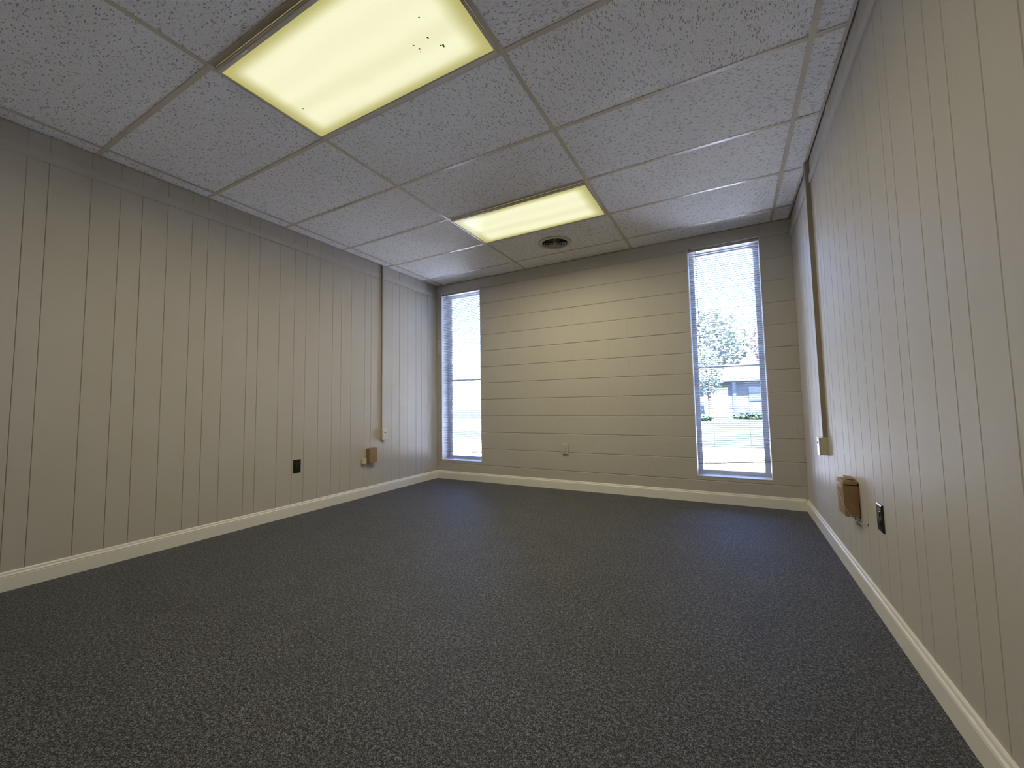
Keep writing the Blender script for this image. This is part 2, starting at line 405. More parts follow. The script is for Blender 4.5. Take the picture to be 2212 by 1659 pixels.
# ------------------------------------------------------------------ panelled side walls
PAT = [0.086, 0.179, 0.137, 0.113, 0.140, 0.149, 0.102, 0.123, 0.178]
def groove_list(ref, idx):
    """groove positions along y; ref is a groove after which the interval PAT[idx] follows"""
    out = [ref]; y, i = ref, idx
    while y < -0.01: y += PAT[i % 9]; i += 1; out.append(y)
    y, i = ref, idx - 1
    while y > YF: y -= PAT[i % 9]; i -= 1; out.append(y)
    g = sorted(q for q in out if YF + 0.012 < q < -0.006)
    return [YF] + g + [0.0]
_pl = {}
PT = 0.006
def plank_mesh(w, side):
    key = (round(w, 4), side)
    if key not in _pl:
        g, c = 0.0008, 0.0020
        # profile in (y, x): front face towards the room
        prof = [(g, 0.0), (w - g, 0.0), (w - g, PT - 0.002), (w - g - c, PT), (g + c, PT), (g, PT - 0.002)]
        v = [(side * (x - PT), y, 0.0) for y, x in prof] + [(side * (x - PT), y, H + 0.04) for y, x in prof]
        n = len(prof); f = [(i, (i + 1) % n, n + (i + 1) % n, n + i) for i in range(n)] + [tuple(range(n))] + [tuple(range(n, 2 * n))]
        m = MB().add(v, f).mesh('plank'); m.materials.append(M['panel']); _pl[key] = m
    return _pl[key]
for nm, x0, x1, side, ref, idx, lab in (
        ('wall_left', -0.14, -PT, 1, -3.627, 0, 'left wall of taupe painted vertical panelling with random-width grooves'),
        ('wall_right', W + PT, W + 0.14, -1, -2.4243, 0, 'right wall of taupe painted vertical panelling with random-width grooves')):
    wl = tag(MB().box(x0, x1, YF - 0.1, JD, -0.06, H + 0.25).build(nm, M['trim']), lab, kind='structure')
    gl = groove_list(ref, idx)
    for a, b in zip(gl, gl[1:]):
        link_mesh('plank', plank_mesh(b - a, side), None, wl, (0.0 if side == 1 else W, a, 0.0))
tag(MB().box(-0.14, W + 0.14, YF - 0.12, YF, -0.06, H + 0.25).build('wall_front', M['trim']), 'plain taupe wall behind the viewer', kind='structure')

# flat strip of moulding under the ceiling; cut away around the raceways
def strip(name, x0, x1, segs, lab):
    m = MB()
    for a, b in segs:
        s = 1 if x1 < 1 else -1
        xb = x0 if s == 1 else x1
        prof = [(0.0, 2.372), (0.008, 2.372), (0.010, 2.376), (0.010, 2.424), (0.007, 2.430), (0.0, 2.430)]
        v = [(xb + s * p, a, z) for p, z in prof] + [(xb + s * p, b, z) for p, z in prof]
        n = len(prof); m.add(v, [(i, (i + 1) % n, n + (i + 1) % n, n + i) for i in range(n)] + [tuple(range(n)), tuple(range(n, 2 * n))])
    return tag(m.build(name, M['trim']), lab, kind='structure')
strip('trim_1', 0.0, 0.010, [(YF, -0.992), (-0.952, -0.002)], 'taupe moulding strip high on the left panelled wall')
strip('trim_2', W - 0.010, W, [(YF, -1.000), (-0.945, -0.002)], 'taupe moulding strip high on the right panelled wall')

# baseboards
BP = [(0.0, 0.0), (0.0145, 0.0), (0.0145, 0.070), (0.0135, 0.074), (0.0150, 0.0775), (0.0135, 0.081), (0.0090, 0.0855), (0.0088, 0.089), (0.0075, 0.0955), (0.0045, 0.0995), (0.0, 0.100)]
def basemesh(fn, a, b):
    n = len(BP); v = [fn(p, z, a) for p, z in BP] + [fn(p, z, b) for p, z in BP]
    return MB().add(v, [(i, (i + 1) % n, n + (i + 1) % n, n + i) for i in range(n)] + [tuple(range(n)), tuple(range(n, 2 * n))])
tag(basemesh(lambda p, z, t: (p, t, z), YF, -0.0005).build('baseboard_left', M['base']), 'cream painted baseboard along the left wall', kind='structure')
tag(basemesh(lambda p, z, t: (W - p, t, z), YF, -0.0005).build('baseboard_right', M['base']), 'cream painted baseboard along the right wall', kind='structure')
tag(basemesh(lambda p, z, t: (t, -p, z), 0.0148, W - 0.0148).build('baseboard_back', M['base']), 'cream painted baseboard along the block wall', kind='structure')

# ------------------------------------------------------------------ ceiling
roof = MB().box(-0.14, W + 0.14, YF - 0.12, WT, H + 0.25, H + 0.45)
ceiling = tag(roof.build('ceiling', M['dark']), 'suspended ceiling of fissured white tiles in a beige grid', kind='structure')
XL = [0.128, 1.347, 2.566, 3.785]
ROW = [-0.298 - 0.6096 * i for i in range(9)]
ROW = [r for r in ROW if r > YF + 0.05]
# main tees run front to back, cross tees between them
def tee_mesh(length, axis, trim_=0.0):
    m = MB(); a, b = trim_, length - trim_
    if axis == 'y':
        m.box(-0.012, 0.012, a, b, 0.0, 0.0014); m.box(-0.0012, 0.0012, a, b, 0.0014, 0.030)
    else:
        m.box(a, b, -0.012, 0.012, 0.0003, 0.0017); m.box(a, b, -0.0012, 0.0012, 0.0017, 0.030)
    return m.mesh('tee')
mt = tee_mesh(-YF - 0.002, 'y'); mt.materials.append(M['tee'])
for x in XL: link_mesh('main_tee', mt, None, ceiling, (x, YF, H))
XE = [0.004] + XL + [W - 0.002]
_ct = {}
for i, (a, b) in enumerate(zip(XE, XE[1:])):
    w = b - a; key = round(w, 3)
    if key not in _ct: _ct[key] = tee_mesh(w, 'x', 0.0122 if 0.5 < w else 0.006); _ct[key].materials.append(M['tee'])
    for r in ROW:
        if i == 0 and abs(r - ROW[1]) < 0.01: continue          # this short one is missing: a dark gap shows
        link_mesh('cross_tee', _ct[key], None, ceiling, (a, r, H))
# wall angle on the right and thin ones elsewhere
MB().box(W - 0.024, W - 0.0105, YF, -0.001, H - 0.0006, H + 0.0008).build('wall_angle', M['tee'], ceiling)
MB().box(0.001, W - 0.026, -0.010, -0.001, H - 0.0004, H + 0.0008).build('wall_angle', M['tee'], ceiling)
# tiles
LIGHTS = [(1, 4), (1, 1)]           # (column, row) cells taken by the fixtures: column between XL[0]..; rows counted from the block wall
XT = [0.007] + XL + [W - 0.003]; YT = [-0.012] + ROW + [YF]
_tm = {}
def tile_obj(x0, x1, y0, y1, turn, sag=0.0):
    w, d = x1 - x0, y1 - y0; key = (round(w, 3), round(d, 3), turn)
    if key not in _tm:
        m = MB(); e = 0.0025
        v = [(-w / 2, -d / 2, e), (w / 2, -d / 2, e), (w / 2, d / 2, e), (-w / 2, d / 2, e),
             (-w / 2 + e, -d / 2 + e, 0), (w / 2 - e, -d / 2 + e, 0), (w / 2 - e, d / 2 - e, 0), (-w / 2 + e, d / 2 - e, 0),
             (-w / 2, -d / 2, 0.015), (w / 2, -d / 2, 0.015), (w / 2, d / 2, 0.015), (-w / 2, d / 2, 0.015)]
        f = [(4, 5, 6, 7), (8, 9, 10, 11)]
        for i in range(4):
            j = (i + 1) % 4; f += [(4 + i, 4 + j, j, i), (i, j, 8 + j, 8 + i)]
        _tm[key] = m.add(v, f).mesh('ceiling_tile'); _tm[key].materials.append(M['tile_t' if turn else 'tile'])
    return link_mesh('ceiling_tile', _tm[key], None, ceiling, ((x0 + x1) / 2, (y0 + y1) / 2, H + 0.0026))
VX, VY, VR = 1.940, -0.575, 0.130
TURNED = {(3, 3), (2, 3), (2, 2), (3, 1), (3, 0), (2, 1), (2, 0), (0, 4), (4, 3)}
for ci, (a, b) in enumerate(zip(XT, XT[1:])):
    for ri, (y1, y0) in enumerate(zip(YT, YT[1:])):
        # ri 0: sliver at the block wall, 1: vent row, 2: far light row, 5: near light row
        if ci == 2 and ri in (2, 5): continue
        g = 0.0035
        xa, xb, ya, yb = a + g, b - g, y0 + g, y1 - g
        if ci == 0 and ri == 2: yb -= 0.022
        if ci == 2 and ri == 1:
            # tile with a round hole for the air vent
            m = MB(); seg = 40; cxm, cym = (xa + xb) / 2, (ya + yb) / 2; hx, hy = (xb - xa) / 2, (yb - ya) / 2
            vx, vy = VX - cxm, VY - cym; ring = []; rect = []
            for s in range(seg):
                t = 2 * math.pi * s / seg; c_, s_ = math.cos(t), math.sin(t)
                ring.append((vx + VR * c_, vy + VR * s_))
                kx = ((hx - vx) / c_ if c_ > 1e-9 else ((-hx - vx) / c_ if c_ < -1e-9 else 9e9)); ky = ((hy - vy) / s_ if s_ > 1e-9 else ((-hy - vy) / s_ if s_ < -1e-9 else 9e9))
                kk = min(kx, ky); rect.append((vx + kk * c_, vy + kk * s_))
            # corners snapped so the outline stays rectangular
            for cx_, cy_ in ((hx, hy), (-hx, hy), (-hx, -hy), (hx, -hy)):
                j = min(range(seg), key=lambda q: (rect[q][0] - cx_) ** 2 + (rect[q][1] - cy_) ** 2); rect[j] = (cx_, cy_)
            v = [(x, y, 0) for x, y in ring] + [(x, y, 0) for x, y in rect] + [(x, y, 0.015) for x, y in ring] + [(x, y, 0.015) for x, y in rect]
            f = []
            for s in range(seg):
                t = (s + 1) % seg
                f += [(s, t, seg + t, seg + s), (2 * seg + s, 2 * seg + t, 3 * seg + t, 3 * seg + s), (s, t, 2 * seg + t, 2 * seg + s), (seg + s, seg + t, 3 * seg + t, 3 * seg + s)]
            me = m.add(v, f).mesh('ceiling_tile'); me.materials.append(M['tile_t'])
            link_mesh('ceiling_tile', me, None, ceiling, (cxm, cym, H + 0.0026)); continue
        if ci == 0: turn = False
        else: turn = (ci, ri) in {(3, 4), (2, 4), (2, 3), (3, 1), (2, 0), (3, 0)}
        tile_obj(xa, xb, ya, yb, turn)

# ------------------------------------------------------------------ ceiling light fixtures
def fixture(name, x0, x1, y0, y1, label, latches, specks, watts):
    cx_, cy_ = (x0 + x1) / 2, (y0 + y1) / 2
    hx, hy = (x1 - x0) / 2 - 0.0125, (y1 - y0) / 2 - 0.0125
    root = empty(name, (cx_, cy_, H)); tag(root, label, 'ceiling light', 'fluorescent ceiling fixtures')
    # housing tray above the grid
    m = MB(); t = 0.002; zt = 0.11
    m.box(-hx, hx, -hy, hy, zt, zt + t)
    for s in (-1, 1):
        m.box(*sorted((s * hx, s * (hx - t))), -hy, hy, 0.004, zt); m.box(-hx + t, hx - t, *sorted((s * hy, s * (hy - t))), 0.004, zt)
    m.build('housing', M['fixture'], root)
    # hinged door frame hanging a little below the grid; stepped section
    lx, ly = hx - 0.0105, hy - 0.0265
    m = MB()
    def ring(ax, ay, bx, by, za, zb):
        m.box(-ax, ax, by, ay, za, zb); m.box(-ax, ax, -ay, -by, za, zb); m.box(-ax, -bx, -by, by, za, zb); m.box(bx, ax, -by, by, za, zb)
    ring(hx - 0.001, hy - 0.001, lx, ly, -0.0115, -0.0005)
    ring(hx - 0.004, hy - 0.009, lx + 0.002, ly + 0.005, -0.0135, -0.0115)
    m.build('door_frame', M['fixture'], root)
    lens = MB().box(-lx + 0.0008, lx - 0.0008, -ly + 0.0008, ly - 0.0008, -0.0105, -0.0075).build('lens', M['lens'], root)
    for (sx, sy) in specks:
        b = MB().lathe([(0.0, -0.0016), (0.003, -0.0012), (0.0045, -0.0004), (0.0048, 0.0)], 9)
        o = b.build('insect_speck', M['speck'], lens, (sx - cx_, sy - cy_, -0.0106)); s = random.uniform(0.5, 1.25); o.scale = (s * 1.6, s * 0.8, 1); o.rotation_euler = (0, 0, random.uniform(0, 3))
    for (ax, ay) in latches:
        rbox('latch', 0.034, 0.007, 0.004, 0.001, M['latch'], root, (ax - cx_, ay - cy_, -0.0155))
    ld = bpy.data.lights.new(name + '_light', 'AREA'); ld.shape = 'RECTANGLE'; ld.size = 2 * lx - 0.01; ld.size_y = 2 * ly - 0.01
    ld.energy = watts; ld.color = LAMP_COL; ld.spread = LAMP_SPREAD
    lo = bpy.data.objects.new('lamp_light', ld); col.objects.link(lo); lo.parent = root; lo.location = (0, 0, -0.0125)
    return root
fixture('troffer_light', XL[1], XL[2], ROW[5], ROW[4], 'nearer fluorescent ceiling light with insect specks on its yellowish lens',
        [(1.581, ROW[5] + 0.024), (2.33, ROW[5] + 0.024)],
        [(2.2496, -2.971), (2.255, -2.931), (2.26, -2.945), (2.3525, -2.912), (2.362, -2.905), (2.3575, -3.059), (2.328, -2.97), (1.484, -2.971)], LAMP_W[0])
fixture('troffer_light', XL[1], XL[2], ROW[2], ROW[1], 'farther fluorescent ceiling light beside the round air vent',
        [(1.569, ROW[2] + 0.024), (2.314, ROW[2] + 0.024)], [], LAMP_W[1])

# ------------------------------------------------------------------ round air vent
vr = empty('air_vent', (VX, VY, H)); tag(vr, 'round ceiling air vent with concentric rings near the far light', 'air vent')
MB().lathe([(0.165, 0.0022), (0.165, -0.001), (0.158, -0.006), (0.140, -0.010), (0.130, -0.011), (0.126, -0.008), (0.1255, 0.020), (0.127, 0.020), (0.1275, 0.0022)], 64, close=True).build('flange', M['vent'], vr)
MB().lathe([(0.1252, 0.018), (0.1252, 0.16), (0.0, 0.16)], 48).build('duct', M['ventdark'], vr)
for r in (0.106, 0.083, 0.060, 0.038):
    MB().lathe([(r, -0.0120), (r + 0.0015, -0.0128), (r - 0.0045, -0.0066), (r - 0.0065, -0.0062)], 56, close=True).build('vent_ring', M['vent'], vr)
MB().lathe([(0.0, -0.016), (0.010, -0.015), (0.017, -0.011), (0.012, 0.002), (0.0, 0.004)], 32).build('centre_cap', M['vent'], vr)
m = MB()
for a in (0.4, 0.4 + math.pi / 2):
    c_, s_ = math.cos(a), math.sin(a); m.tube([(-0.124 * c_, -0.124 * s_, -0.004), (0.124 * c_, 0.124 * s_, -0.004)], 0.0025, 6)
m.build('spider', M['vent'], vr)

# ------------------------------------------------------------------ windows
def window(n, x0, x1, lab):
    cx_ = (x0 + x1) / 2; hw = (x1 - x0) / 2
    root = empty('window_%d' % n, (cx_, 0, 0)); tag(root, lab, kind='structure')
    t = 0.006
    for s in (-1, 1):
        MB().box(*sorted((s * hw, s * (hw - t))), -0.0015, 0.205, WZ0 + 0.006, WZ1 - 0.006).build('jamb', M['white'], root)
    MB().box(-hw, hw, -0.0015, 0.205, WZ1 - 0.006, WZ1).build('head', M['white'], root)
    MB().add([(-hw, -0.002, WZ0), (hw, -0.002, WZ0), (hw, 0.205, WZ0), (-hw, 0.205, WZ0), (-hw, -0.002, WZ0 + 0.006), (hw, -0.002, WZ0 + 0.006), (hw, 0.205, WZ0 + 0.014), (-hw, 0.205, WZ0 + 0.014)],
             [(0, 3, 2, 1), (4, 5, 6, 7), (0, 1, 5, 4), (1, 2, 6, 5), (2, 3, 7, 6), (3, 0, 4, 7)]).build('sill', M['white'], root)
    # drips of white paint at the block joints along the opening
    m = MB()
    for k in range(2, 12):
        for s in (-1, 1):
            if random.random() < 0.62:
                z = CH * k + random.uniform(-0.004, 0.004); r = random.uniform(0.003, 0.0065)
                m.add([(s * hw - r * .4, -0.0022, z - 2 * r), (s * hw + s * r, -0.0022, z), (s * hw - r * .4, -0.0022, z + 2 * r), (s * hw - r * .4, 0.002, z - 2 * r), (s * hw + s * r, 0.002, z), (s * hw - r * .4, 0.002, z + 2 * r)],
                      [(0, 1, 2), (3, 5, 4), (0, 3, 4, 1), (1, 4, 5, 2), (2, 5, 3, 0)])
    m.build('paint_drips', M['white'], root)
    fw = 0.034; hi = hw - t
    fr = MB(); z0, z1 = WZ0 + 0.012, WZ1 - 0.006
    for s in (-1, 1): fr.box(*sorted((s * hi, s * (hi - fw))), 0.155, 0.20, z0, z1)
    fr.box(-hi + fw, hi - fw, 0.155, 0.20, z0, z0 + 0.028); fr.box(-hi + fw, hi - fw, 0.155, 0.20, z1 - 0.045, z1)
    # thin inner bead
    for s in (-1, 1): fr.box(*sorted((s * (hi - fw), s * (hi - fw - 0.006))), 0.165, 0.192, z0 + 0.028, z1 - 0.045)
    f = fr.build('window_frame', M['alu'], root)
    MB().box(-hi + fw, hi - fw, 0.160, 0.195, 1.256, 1.274).build('meeting_rail', M['alu'], root)
    MB().box(-hi + fw + .006, hi - fw - .006, 0.178, 0.182, z0 + 0.028, 1.256).build('pane', M['glass'], root)
    MB().box(-hi + fw + .006, hi - fw - .006, 0.178, 0.182, 1.274, z1 - 0.045).build('pane', M['glass'], root)
    return root
window(1, *WIN[0], 'tall narrow window beside the left wall')
window(2, *WIN[1], 'tall narrow window beside the right wall')

# ------------------------------------------------------------------ mini blinds
_sl = {}
def slat_mesh(length):
    if length not in _sl:
        n = 5; hw = 0.0125; top = []; bot = []
        for i in range(n):
            y = -hw + 2 * hw * i / (n - 1); z = 0.0032 * (1 - (y / hw) ** 2)
            top.append((y, z + 0.00035)); bot.append((y, z - 0.00035))
        prof = bot + top[::-1]; N = len(prof)
        v = [(-length / 2, y, z) for y, z in prof] + [(length / 2, y, z) for y, z in prof]
        f = [(i, (i + 1) % N, N + (i + 1) % N, N + i) for i in range(N)] + [tuple(range(N)), tuple(range(N, 2 * N))]
        m = MB().add(v, f).mesh('slat'); m.materials.append(M['slat']); _sl[length] = m
    return _sl[length]
def blind(x0, x1, label, pitch, zl, zr, cords, wand, pull, droop):
    cx_ = (x0 + x1) / 2; L = x1 - x0
    root = empty('window_blind', (cx_, 0, 0)); tag(root, label, 'blind', 'white mini blinds')
    BY = 0.030
    hr = MB(); hr.box(-L / 2 - .002, L / 2 + .002, 0.014, 0.0155, 2.389, 2.4125); hr.box(-L / 2 - .002, L / 2 + .002, 0.0155, 0.045, 2.389, 2.3905); hr.box(-L / 2 - .002, L / 2 + .002, 0.0435, 0.045, 2.3905, 2.4125)
    hr.build('headrail', M['headrail'], root)
    for s in (-1, 1):
        b = MB(); e = s * (L / 2 + 0.0025)
        b.box(*sorted((e, e + s * 0.003)), 0.010, 0.046, 2.386, 2.4175); b.box(*sorted((e - s * 0.020, e + s * 0.003)), 0.0105, 0.046, 2.4130, 2.4175)
        b.box(*sorted((e - s * 0.004, e + s * .003)), 0.009, 0.0125, 2.386, 2.4175)
        b.build('bracket', M['bracket'], root)
    sm = slat_mesh(round(L, 4))
    z = 2.374; i = 0
    zs = []
    while z > zl + 0.012: zs.append(z); z -= pitch
    n = len(zs)
    for i, z in enumerate(zs):
        k = n - 1 - i                                   # counted from the bottom rail
        lz = z + random.uniform(-0.0007, 0.0007); rz = z + random.uniform(-0.0007, 0.0007)
        lz = max(lz, zl + 0.006 + 0.0035 * k); rz = max(rz, zr + 0.006 + 0.0035 * k)
        for (dk, dl, dr) in droop:
            if k == dk: lz += dl; rz += dr
        o = link_mesh('slat', sm, None, root, (0, BY, (lz + rz) / 2))
        o.rotation_euler = (math.radians(-3.0 + random.uniform(-2.0, 2.0)), -math.atan2(rz - lz, L), 0)
    br = rbox('bottom_rail', L, 0.026, 0.0085, 0.003, M['rail'], root, (0, BY, (zl + zr) / 2), (0, -math.atan2(zr - zl, L), 0))
    for c in cords:
        lc = MB(); 
        for y in (BY - 0.0142, BY + 0.0142): lc.tube([(c - cx_, y, 2.389), (c - cx_, y, zl + (zr - zl) * (c - x0) / L)], 0.0008, 5)
        lc.build('ladder_cord', M['cord'], root)
    if wand:
        wx, wz0, wz1 = wand
        MB().tube([(wx - cx_, 0.012, 2.386), (wx - cx_, 0.009, wz1 + .01), (wx - cx_ + 0.003, 0.008, wz0)], 0.0024, 6).build('tilt_wand', M['wand'], root)
    if pull:
        px_, pz = pull
        p = MB().tube([(px_ - cx_, 0.012, 2.386), (px_ - cx_ - 0.002, 0.009, pz)], 0.0009, 5).build('lift_cord', M['cord'], root)
        MB().lathe([(0.0, 0.012), (0.0025, 0.011), (0.0045, -0.008), (0.004, -0.012), (0.0, -0.012)], 12, px_ - cx_ - 0.002, 0.009).build('tassel', M['cord'], p, (0, 0, pz - 0.01))
    return root
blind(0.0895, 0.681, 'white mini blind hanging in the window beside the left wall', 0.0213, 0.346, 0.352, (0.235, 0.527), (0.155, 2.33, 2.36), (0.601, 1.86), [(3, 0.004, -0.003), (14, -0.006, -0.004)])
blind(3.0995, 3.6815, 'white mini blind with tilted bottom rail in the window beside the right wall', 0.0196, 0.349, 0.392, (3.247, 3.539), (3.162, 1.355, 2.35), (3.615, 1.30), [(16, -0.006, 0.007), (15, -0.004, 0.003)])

# ------------------------------------------------------------------ raceways and jack boxes
def raceway(name, side, yc, wid, dep, z0, label):
    xb = 0.0 if side == 1 else W
    root = empty(name, (xb, yc, z0)); tag(root, label, 'raceway')
    x = lambda a, b: sorted((side * a, side * b))
    h = H - 0.002 - z0
    MB().box(*x(0.0, dep - 0.0015), -wid / 2, wid / 2, 0.0, h).build('channel', M['race'], root)
    MB().box(*x(dep - 0.0015, dep), -wid / 2 - 0.0005, wid / 2 + 0.0005, 0.0, h).build('cover', M['racelid'], root)
    return root
raceway('wall_raceway', 1, -0.972, 0.022, 0.019, 0.690, 'narrow vertical raceway on the left wall running up to the ceiling')
raceway('wall_raceway', -1, -0.972, 0.024, 0.027, 0.694, 'narrow vertical raceway on the right wall running up to the ceiling')

def jack(side, y0, y1, z0, z1, dep, label):
    xb = 0.0 if side == 1 else W
    root = empty('phone_jack', (xb, (y0 + y1) / 2, z0)); tag(root, label, 'wall jack')
    w, h = y1 - y0, z1 - z0
    rbox('box', dep - 0.006, w, h, 0.0025, M['ivory'], root, (side * (dep - 0.006) / 2, 0, h / 2))
    fp = rbox('face_plate', 0.0062, w + 0.002, h + 0.002, 0.002, M['ivory'], root, (side * (dep - 0.003), 0, h / 2))
    for dy in (-0.0085, 0.0085):
        rbox('port', 0.003, 0.010, 0.010, 0.0008, M['hole'], root, (side * (dep + 0.0002), dy + 0.004, h * 0.68))
    for dz in (0.10, 0.92):
        MB().lathe([(0.0, 0.0012), (0.0022, 0.001), (0.003, 0.0)], 10).build('screw', M['ivory'], root, (side * dep, 0, h * dz), (0, side * math.pi / 2, 0))
jack(1, -0.997, -0.922, 0.576, 0.688, 0.043, 'ivory phone jack box at the foot of the left raceway')
jack(-1, -0.993, -0.925, 0.580, 0.692, 0.050, 'ivory phone jack box at the foot of the right raceway')

# ------------------------------------------------------------------ duplex outlets
def outlet(name, loc, rz, label, plate, rec, proud=0.006, screw='chrome', backbox=0.0):
    """local frame: plate in the xz plane facing -y"""
    root = empty(name, loc, rz); tag(root, label, 'outlet')
    w, h = 0.071, 0.114
    if backbox: rbox('back_box', w - 0.004, backbox, h - 0.004, 0.002, plate, root, (0, -backbox / 2, h / 2))
    # plate with bevelled rim
    m = MB(); c = 0.0055; y0, y1 = -backbox, -backbox - proud
    a = [(-w / 2, 0), (w / 2, 0), (w / 2, h), (-w / 2, h)]; b = [(-w / 2 + c, c), (w / 2 - c, c), (w / 2 - c, h - c), (-w / 2 + c, h - c)]
    v = [(x, y0, z) for x, z in a] + [(x, y1 + 0.0022, z) for x, z in a] + [(x, y1, z) for x, z in b]
    f = [(0, 1, 2, 3), (8, 9, 10, 11)]
    for o in (0, 4):
        for i in range(4): f.append((o + i, o + (i + 1) % 4, o + 4 + (i + 1) % 4, o + 4 + i))
    m.add(v, f).build('cover_plate', plate, root)
    for cz in (0.0375, 0.0765):
        prof = []
        for i in range(28):
            t = 2 * math.pi * i / 28; x = 0.0172 * math.cos(t); z = max(-0.0142, min(0.0142, 0.0172 * math.sin(t))); prof.append((x, z))
        n = len(prof); ya, yb = y1 + 0.001, y1 - 0.0030
        v = [(x, ya, z) for x, z in prof] + [(x * 0.88, yb, z * 0.88) for x, z in prof]
        rc = MB().add(v, [(i, (i + 1) % n, n + (i + 1) % n, n + i) for i in range(n)] + [tuple(range(n)), tuple(range(n, 2 * n))]).build('receptacle', rec, root, (0, 0, cz))
        for sx, sh in ((-0.0063, 0.0085), (0.0063, 0.0068)):
            MB().box(sx - 0.0011, sx + 0.0011, yb - 0.0003, yb + 0.001, 0.003 - sh / 2 + 0.001, 0.003 + sh / 2 + 0.001).build('slot', M['hole'], rc)
        MB().lathe([(0.0, 0.0008), (0.0024, 0.0008), (0.0024, 0.0)], 12).build('ground_hole', M['hole'], rc, (0, yb + 0.0002, -0.0072), (math.pi / 2, 0, 0))
    MB().lathe([(0.0, 0.0014), (0.0022, 0.001), (0.003, 0.0)], 12).build('screw', M[screw], root, (0, y1, h / 2), (math.pi / 2, 0, 0))
    return root
outlet('duplex_outlet', (0.0, -1.967, 0.365), math.pi / 2, 'black duplex outlet on the left panelled wall', M['black'], M['blackrec'])
outlet('duplex_outlet', (W, -1.977, 0.379), -math.pi / 2, 'glossy black duplex outlet on the right panelled wall', M['black'], M['blackrec'], 0.008)
outlet('duplex_outlet', (1.779, -0.0005, 0.382), 0.0, 'wall-coloured duplex outlet on the block wall between the windows', M['taupe'], M['taupe'], 0.005, 'ivory', 0.010)

# ------------------------------------------------------------------ cardboard covers over old wires
# left: plain kraft box and a small ivory block next to it
cb = empty('cardboard_box', (0.0, -1.137, 0.350)); tag(cb, 'small kraft cardboard box taped flat on the left wall', 'box')
rbox('carton', 0.058, 0.104, 0.146, 0.0015, M['card'], cb, (0.029, 0, 0.073), (0, 0, 0))
rbox('flap', 0.054, 0.100, 0.0022, 0.0005, M['card'], cb, (0.030, 0.001, 0.1478), (0, math.radians(-2), 0))
rbox('seam', 0.0012, 0.0016, 0.140, 0.0, M['hole'], cb, (0.0100, -0.0518, 0.073))
jb = empty('junction_block', (0.0, -1.229, 0.342)); tag(jb, 'small ivory junction block beside the cardboard box on the left wall', 'junction block')
rbox('body', 0.026, 0.050, 0.056, 0.002, M['ivory'], jb, (0.013, 0, 0.028))
rbox('cap', 0.004, 0.052, 0.058, 0.0015, M['ivory'], jb, (0.028, 0, 0.029))

# right: battered carton with a lifted lid, shiny tape, and a loop of cable
rb = empty('cardboard_box', (W, -1.592, 0.355)); tag(rb, 'battered kraft cardboard box with lifted lid and shiny tape on the right wall', 'box')
m = MB()                                          # sides flare a little away from the wall; open top
v = [(-0.003, -0.058, 0.004), (-0.060, -0.060, 0.000), (-0.062, 0.060, 0.002), (-0.002, 0.060, 0.004),
     (-0.002, -0.056, 0.152), (-0.064, -0.064, 0.150), (-0.066, 0.062, 0.142), (-0.002, 0.060, 0.150)]
m.add(v, [(0, 3, 2, 1), (4, 5, 6, 7), (0, 1, 5, 4), (1, 2, 6, 5), (2, 3, 7, 6), (3, 0, 4, 7)])
m.build('carton', M['card'], rb)
m = MB()
v = [(-0.006, -0.060, 0.157), (-0.062, -0.064, 0.159), (-0.066, 0.062, 0.155), (-0.006, 0.060, 0.156),
     (-0.006, -0.058, 0.174), (-0.060, -0.061, 0.179), (-0.063, 0.058, 0.175), (-0.006, 0.058, 0.174)]
m.add(v, [(0, 3, 2, 1), (4, 5, 6, 7), (0, 1, 5, 4), (1, 2, 6, 5), (2, 3, 7, 6), (3, 0, 4, 7)])
m.build('lid', M['card'], rb)
rbox('loose_flap', 0.034, 0.086, 0.003, 0.0006, M['card'], rb, (-0.026, 0.008, 0.1815), (math.radians(2), math.radians(3), math.radians(-4)))
MB().add([(-0.0652, -0.060, 0.139), (-0.0668, 0.058, 0.132), (-0.0672, 0.058, 0.142), (-0.0660, -0.060, 0.150), (-0.045, -0.058, 0.1525), (-0.045, 0.056, 0.1505),
          (-0.0646, -0.060, 0.139), (-0.0662, 0.058, 0.132)], [(0, 1, 2, 3), (3, 2, 5, 4), (0, 6, 7, 1)]).build('tape', M['tape'], rb)
rbox('gap_shade_sheet', 0.0035, 0.112, 0.160, 0.0005, M['hole'], rb, (-0.0022, 0.0, 0.078))  # black sheet added for the shade in the gap at the wall

yy = lambda x, y, z: (x, y, z)
pts = [(W - 0.069, -1.545, 0.470), (W - 0.0695, -1.585, 0.462), (W - 0.070, -1.640, 0.440), (W - 0.066, -1.668, 0.410), (W - 0.050, -1.672, 0.380), (W - 0.034, -1.685, 0.352), (W - 0.018, -1.715, 0.343), (W - 0.006, -1.750, 0.348), (W - 0.001, -1.763, 0.351)]
cbl = MB().tube(smooth_path(pts, 7), 0.0014, 8).build('loose_cable', M['beigewire']); tag(cbl, 'thin beige cable looping over the battered cardboard box to a wall hole', 'cable')
pts = [(W - 0.020, -1.630, 0.354), (W - 0.020, -1.640, 0.338), (W - 0.012, -1.650, 0.322), (W - 0.006, -1.648, 0.316), (W - 0.003, -1.641, 0.312)]
tag(MB().tube(smooth_path(pts, 6), 0.0013, 8).build('loose_wire', M['blackwire']), 'short black wire dangling under the battered cardboard box', 'wire')
tag(MB().lathe([(0.0, 0.0006), (0.0045, 0.0006), (0.0055, 0.0)], 14).build('cable_hole', M['hole'], None, (W, -1.764, 0.3505), (0, -math.pi / 2, 0)), 'small dark hole in the right wall where the beige cable enters', 'hole')

